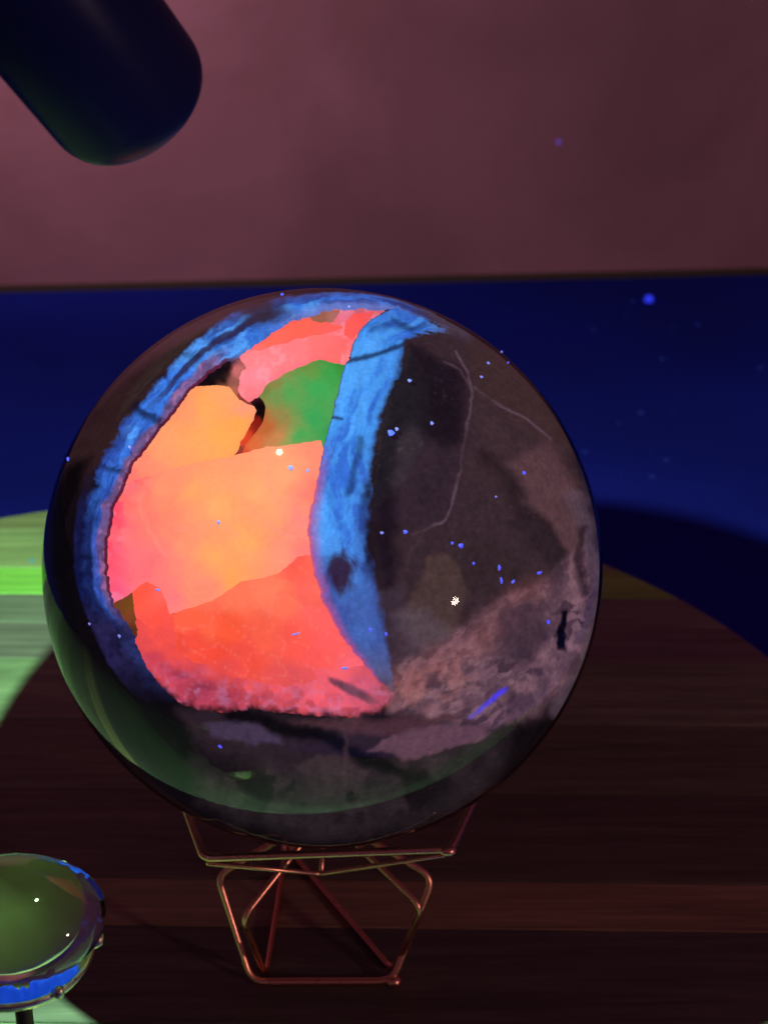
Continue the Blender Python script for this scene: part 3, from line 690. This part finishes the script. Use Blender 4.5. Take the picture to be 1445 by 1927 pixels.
def streakcol(x, y):
    e = sdf(STREAK, x, y); t = sm(880, 945, x)
    c = mixc(np.repeat(lin((92, 78, 196))[None], len(x), 0), lin((70, 58, 246)), t)*(.8+.4*fbm((x+y)/30, (x-y)/7, 4))[:, None]
    return mixc(c, hostc(x, y), sm(-9, -1, e+5*(fbm(x/8, y/8, 2)-.5)))
patch('blue_streak', STREAK, streakcol, .9945, step=2.5, wob=3, thick=.02, mat=M_BAND, label='glowing violet blue streak on the pinkish stone')
M_LINT = glowing('glowing_lint', tuple(lin((86, 84, 255))), 1.0)
M_LINT_GLINT = glowing('pale_lint_and_glint', tuple(lin((128, 112, 226))), .85)
lint = [(735, 815, 8, 7, 0, 0), (746, 808, 4, 4, 0, 1), (770, 717, 5, 4, 20, 1), (812, 797, 4, 4, 0, 1), (905, 710, 5, 3, 30, 1), (918, 684, 4, 4, 0, 1), (955, 648, 3, 5, 0, 1), (985, 890, 5, 4, 0, 0), (866, 1027, 6, 5, 40, 0), (938, 1068, 4, 6, 0, 0),
        (942, 1092, 3, 7, 10, 0), (964, 1095, 6, 3, 45, 0), (1013, 1078, 9, 3, 15, 0), (1030, 1170, 5, 6, 30, 0), (697, 1185, 4, 4, 0, 0), (726, 1193, 3, 4, 0, 0), (648, 1257, 8, 3, 5, 1), (556, 1193, 10, 2, 15, 1), (415, 1404, 4, 5, 30, 0),
        (547, 881, 5, 6, 30, 1), (579, 886, 3, 4, 0, 1), (412, 983, 4, 4, 0, 1), (170, 1174, 3, 3, 0, 1), (226, 1197, 4, 4, 0, 1), (129, 864, 4, 9, 20, 0), (531, 555, 4, 3, 0, 0), (657, 578, 4, 3, 0, 1), (298, 1110, 5, 3, 0, 1), (762, 1001, 5, 4, 0, 0), (718, 1003, 4, 3, 0, 1),  # first speck on this line paints the torch's violet glint
        (245, 842, 3, 5, 20, 1), (955, 683, 2, 2, 0, 0), (932, 935, 3, 2, 0, 1), (850, 1022, 3, 3, 0, 0), (890, 1060, 3, 3, 0, 0)]
bm = bmesh.new(); bmesh.ops.create_icosphere(bm, subdivisions=1, radius=1)
rng = np.random.default_rng(4)
for v_ in bm.verts: v_.co *= 1+rng.uniform(-.25, .25)
lm = bpy.data.meshes.new('lint_glint_speck'); bm.to_mesh(lm); bm.free(); lm.materials.append(M_LINT)
lm2 = lm.copy(); lm2.materials.clear(); lm2.materials.append(M_LINT_GLINT)
for x, y, a, b, ang, kd in lint:
    p = sphere_pt(np.array([float(x)]), np.array([float(y)]), np.array([1.0]))[0]
    nrm = Vector(p-SC).normalized(); k = 28.0/FPX
    o = bpy.data.objects.new('lint_glint_speck', lm2 if kd else lm); COL.objects.link(o)
    zc = nrm; xc = (Vector(RT)-zc*zc.dot(Vector(RT))).normalized(); yc = zc.cross(xc)
    rot = Matrix((xc, yc, zc)).transposed().to_4x4() @ Matrix.Rotation(math.radians(ang), 4, 'Z')
    Mw = Matrix.Translation(Vector((p+np.array(nrm)*.012)*CM)) @ rot @ Matrix.Diagonal((a*k*CM*.8, b*k*CM*.8, .018*CM, 1))
    o.parent = ball; o.matrix_parent_inverse = Matrix.Translation(-ball.location); o.matrix_basis = Mw

# ------------------------------------------------------------------ copper wire stand
stand = empty('wire_stand', (0, 0, 0))
tag(stand, 'rose gold geometric wire stand holding up the big stone sphere', 'stand')
WR = .074
def rounded(pts, rad=.28, closed=True, seg=5):
    pts = [np.asarray(p, float) for p in pts]; out = []; n_ = len(pts)
    for i, p in enumerate(pts):
        if not closed and i in (0, n_-1): out.append(p); continue
        a = pts[i-1]; b = pts[(i+1) % n_]
        da = (a-p)/np.linalg.norm(a-p); db = (b-p)/np.linalg.norm(b-p)
        p0 = p+da*rad; p1 = p+db*rad
        for k in range(seg+1):
            t = k/seg; out.append((1-t)**2*p0+2*t*(1-t)*p+t*t*p1)
    return out
def loop(name, pts, rad=WR, cr=.28):
    return bmobj(name, tube(rounded(pts, cr), rad, 12, closed=True), M_ROSE, stand)
def rod(name, a, b, rad=WR*.8):
    return bmobj(name, tube([a, b], rad, 12), M_ROSE, stand)
hub = V(-.05, -.25, 3.08)
fbl = on_plane(474, 1848, z=WR); fbr = on_plane(738, 1847, z=WR)
yb = (fbl[1]+fbr[1])/2; slope = (hub[1]-yb)/(hub[2]-WR)
def lean(px_, py_):                               # a spot on the front loop's leaning plane
    d = ray(px_, py_); t = (yb+slope*(CAM[2]-WR)-CAM[1])/(d[1]-slope*d[2]); return CAM+d*t
loop('front_loop', [fbl, fbr, lean(815, 1652), hub, lean(409, 1648)])
back = on_plane(537, 1606, z=WR)
def side_loop(a, b, out):
    a = V(a[0], a[1], WR); b = V(b[0], b[1], WR); m = (a+b)/2
    o_ = np.asarray(out, float); e = (b-a)/np.linalg.norm(b-a)
    top = hub+V(0, 0, -.02)
    sh1 = a-e*.55+o_*.35+V(0, 0, 1.75); sh2 = b+e*.55+o_*.35+V(0, 0, 1.75)
    loop('side_loop', [a, b, sh2, top, sh1], WR*.85)
side_loop(on_plane(500, 1836, z=WR), back, (-.95, .2, 0))
side_loop(on_plane(741, 1829, z=WR), back+V(.12, .05, 0), (.75, .6, 0))
rc_l = on_plane(384, 1615, y=-3.0); rc_r = on_plane(848, 1598, y=-3.0)
mx = (rc_l+rc_r)/2; side = np.linalg.norm(rc_r-rc_l); ex = (rc_r-rc_l)/side; ey = np.cross(V(0, 0, 1), ex); ey /= np.linalg.norm(ey)
pent = [rc_l, rc_r]
ang = 0; p = rc_r
for k in range(3):
    ang += math.radians(72); p = p+side*(math.cos(ang)*ex+math.sin(ang)*ey); pent.append(p.copy())
loop('top_ring', pent, WR, .18)
vp = on_plane(604, 1645, y=-1.5)
bmobj('cradle_wire', tube(rounded([rc_l+V(.05, .05, -.14), vp, rc_r+V(-.05, .05, -.14)], .2, closed=False), WR*.6, 10), M_ROSE, stand)
rod('cradle_wire', pent[3]+V(0, 0, -.14), hub, WR*.7)
rod('cradle_wire', vp, hub+V(0, 0, -.1), WR*.6)
for q in (fbr+V(.02, -.02, .03), rc_r+V(-.06, 0, -.02)):
    bm = bmesh.new(); bmesh.ops.create_icosphere(bm, subdivisions=2, radius=.135)
    for v_ in bm.verts: v_.co = Vector((v_.co.x*1.25, v_.co.y, v_.co.z*.8))
    bmesh.ops.translate(bm, verts=bm.verts, vec=q); bmobj('solder_joint', bm, M_ROSE, stand)

# ------------------------------------------------------------------ torch
torch = empty('flashlight', TORCH)
tag(torch, 'black cylindrical flashlight with rounded head reaching in from above', 'flashlight')
def lathe(prof, axis, origin, seg=64, caps=True):
    ax = np.asarray(axis, float); u = np.cross(ax, V(0, 0, 1) if abs(ax[2]) < .95 else V(1, 0, 0)); u /= np.linalg.norm(u); w_ = np.cross(ax, u)
    bm = bmesh.new(); rings = []
    for h, r in prof:
        rings.append([bm.verts.new(origin+ax*h+r*(math.cos(k*2*math.pi/seg)*u+math.sin(k*2*math.pi/seg)*w_)) for k in range(seg)])
    for a, b in zip(rings, rings[1:]):
        for k in range(seg): bm.faces.new((a[k], a[(k+1) % seg], b[(k+1) % seg], b[k]))
    if caps:
        bm.faces.new(list(reversed(rings[0]))); bm.faces.new(rings[-1])
    bmesh.ops.recalc_face_normals(bm, faces=bm.faces)
    return bm
mt, nn, ll, pp = newmat('black_with_blue_sheen')
pp.inputs['Base Color'].default_value = (.012, .017, .075, 1); pp.inputs['Roughness'].default_value = .34; pp.inputs['Specular IOR Level'].default_value = .09  # blue sheen of the cloth put into the black body's colour
TR = 1.06
prof = [(-14, TR*.92), (-7.2, TR*.92), (-7.15, TR*.86), (-6.9, TR*.86), (-6.85, TR*.94), (-6.4, TR*.94), (-6.35, TR*.9), (-6.2, TR*.9), (-6.1, TR)]
prof += [(-.48, TR)] + [(-.48+.48*math.sin(a), TR-.40+.40*math.cos(a)) for a in np.linspace(.15, math.pi/2, 10)] + [(0, TR*.6), (-.25, TR*.56), (-.3, TR*.3)]
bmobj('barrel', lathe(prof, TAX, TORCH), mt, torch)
bmobj('lens', lathe([(-.24, TR*.545), (-.16, TR*.54)], TAX, TORCH, 48), glowing('ultraviolet_lens', (.10, .06, .55), .6), torch)

# ------------------------------------------------------------------ small crystal ball on its gold stand
gc_y = -7.2
cb = on_plane(24, 1722, y=gc_y)
mg, nn, ll, pp = newmat('clear_crystal')
pp.inputs['Base Color'].default_value = (.52, .54, .46, 1); pp.inputs['Roughness'].default_value = 0.0
pp.inputs['Transmission Weight'].default_value = 1; pp.inputs['IOR'].default_value = 1.5
bm = bmesh.new(); bmesh.ops.create_uvsphere(bm, u_segments=96, v_segments=64, radius=1)
pxcm = np.linalg.norm(cb-CAM)/FPX*1.0
for v_ in bm.verts:
    x, y, z = v_.co; v_.co = Vector((x*165*pxcm, y*132*pxcm, z*(92 if z > 0 else 118)*pxcm))
bmesh.ops.translate(bm, verts=bm.verts, vec=cb)
cbo = bmobj('crystal_ball', bm, mg)
tag(cbo, 'small flattened clear crystal ball on the gold stand at the lower left', 'crystal ball')
bs = empty('ball_stand', (cb[0], cb[1], 0))
tag(bs, 'small gold stand with claws and a thin stem under the clear crystal ball', 'stand')
bz = cb[2]-118*pxcm                          # underside of the ball
cr_ = 128*pxcm                                    # radius of the cup's rim
rimz = bz+30*pxcm
def cupz(q): return bz+q*pxcm
bmobj('cup', lathe([(cupz(-14), .18), (cupz(-12), .35*cr_), (cupz(-2), .68*cr_), (cupz(14), .88*cr_), (rimz, .99*cr_), (rimz+.03, 1.03*cr_), (rimz-.02, 1.07*cr_), (cupz(8), .97*cr_), (cupz(-12), .74*cr_), (cupz(-24), .4*cr_), (cupz(-30), .24), (cupz(-31), .18)], V(0, 0, 1), V(cb[0], cb[1], 0), 64, caps=False), M_GOLD, bs)
ln_v, ln_f = [], []; kk = 96                      # added glowing collar, imitates the blue cloth refracted in the ball
for j_ in range(5):
    for i_ in range(kk):
        a = math.radians(-168+156*i_/(kk-1)); t = j_/4
        wv_ = float(noise(i_*.55, j_*.4, 5))-.5; hi = float(noise(i_*.28, 3.3, 8))
        rad = cr_*(.90+.06*t+.10*wv_*t); ln_v.append(V(cb[0]+rad*math.cos(a), cb[1]+rad*math.sin(a), cupz(10+(36+24*hi)*t)))
for j_ in range(4):
    for i_ in range(kk-1): ln_f.append((j_*kk+i_, j_*kk+i_+1, (j_+1)*kk+i_+1, (j_+1)*kk+i_))
o = pyobj('refraction_collar', ln_v, ln_f, glowing('blue_refraction_glow', tuple(lin((26, 84, 226))), .55), bs)
o.data.materials[0].node_tree.nodes['Principled BSDF'].inputs['Base Color'].default_value = (.02, .05, .55, 1)
o['label'] = 'crumpled bright blue collar added for the blue cloth refracted in the ball'
md = o.modifiers.new('thickness', 'SOLIDIFY'); md.thickness = .02*CM
for k in range(6):
    a = math.radians(12+60*k)
    q0 = V(cb[0]+1.04*cr_*math.cos(a), cb[1]+1.04*cr_*math.sin(a), rimz); q1 = V(cb[0]+1.16*cr_*math.cos(a), cb[1]+1.16*cr_*math.sin(a), rimz+.16)
    bmobj('claw', tube([q0, (q0+q1)/2+V(math.cos(a)*.03, math.sin(a)*.03, -.03), q1], [.08, .085, .05], 10), M_GOLD, bs)
bmobj('stem', lathe([(.24, .34), (.3, .22), (.5, .13), (bz-.75, .13), (bz-.5, .17), (bz-.33, .24), (bz-.26, .28)], V(0, 0, 1), V(cb[0], cb[1], 0), 32), metal('dark_bronze', (.10, .045, .035), .5), bs)
bmobj('base', lathe([(.004, .95), (.06, 1.0), (.14, .98), (.2, .7), (.27, .34)], V(0, 0, 1), V(cb[0], cb[1], 0), 48), M_GOLD, bs)

# ------------------------------------------------------------------ lint on the cloth and on the wall
def fleck(name, p, nrm, r, mat, label=None, seed=1):
    bm = bmesh.new(); bmesh.ops.create_icosphere(bm, subdivisions=2, radius=r)
    rg = np.random.default_rng(seed)
    for v_ in bm.verts: v_.co *= 1+rg.uniform(-.18, .18)
    bmesh.ops.translate(bm, verts=bm.verts, vec=np.asarray(p)+np.asarray(nrm)*r*.7)
    return bmobj(name, bm, mat)
pf = on_plane(1220, 568, z=FLOOR_Z)
tag(fleck('lint_fleck', pf, V(0, 0, 1), .22, glowing('bright_blue_lint', tuple(lin((50, 60, 255))), .9)), 'bright blue glowing fleck of lint on the cloth near the wall, at right', 'lint')
d = ray(1050, 267); tw = ((wl-CAM)@wn)/(d@wn); pw = CAM+d*tw
tag(fleck('lint_fleck', pw, wn, .15, glowing('dim_violet_lint', tuple(lin((92, 62, 150))), .9), seed=2), 'dim violet fleck stuck high on the pinkish wall', 'lint')
M_FAINT = glowing('faint_blue_lint', tuple(lin((28, 38, 112))), .8)
bm = bmesh.new(); rg = np.random.default_rng(7)
spots = [(1115, 622, .10), (1245, 676, .12), (1312, 612, .11), (1205, 778, .13), (1164, 798, .08), (1100, 852, .14), (1253, 867, .12), (1226, 898, .12), (1430, 693, .10), (1265, 618, .07), (1190, 567, .1)]
spots += [(rg.uniform(0, 300), rg.uniform(600, 900), rg.uniform(.03, .06)) for _ in range(14)]+[(rg.uniform(1000, 1440), rg.uniform(560, 900), rg.uniform(.03, .07)) for _ in range(9)]
for x, y, r in spots:
    q = on_plane(x, y, z=FLOOR_Z)
    g_ = bmesh.ops.create_icosphere(bm, subdivisions=1, radius=r, matrix=Matrix.Translation(Vector(q)+Vector((0, 0, r*.3))) @ Matrix.Diagonal((1, rg.uniform(.6, 1.4), .5, 1)))
tag(bmobj('lint', bm, M_FAINT), 'faint blue specks of lint scattered over the dark blue cloth', 'lint', kind='stuff')
# one blue crumb on the lit planks
q = on_plane(61, 1057, z=0)
tag(fleck('lint_fleck', q, V(0, 0, 1), .06, glowing('pale_blue_lint', tuple(lin((70, 160, 190))), .8), seed=3), 'pale blue crumb on the green lit planks at left', 'lint')
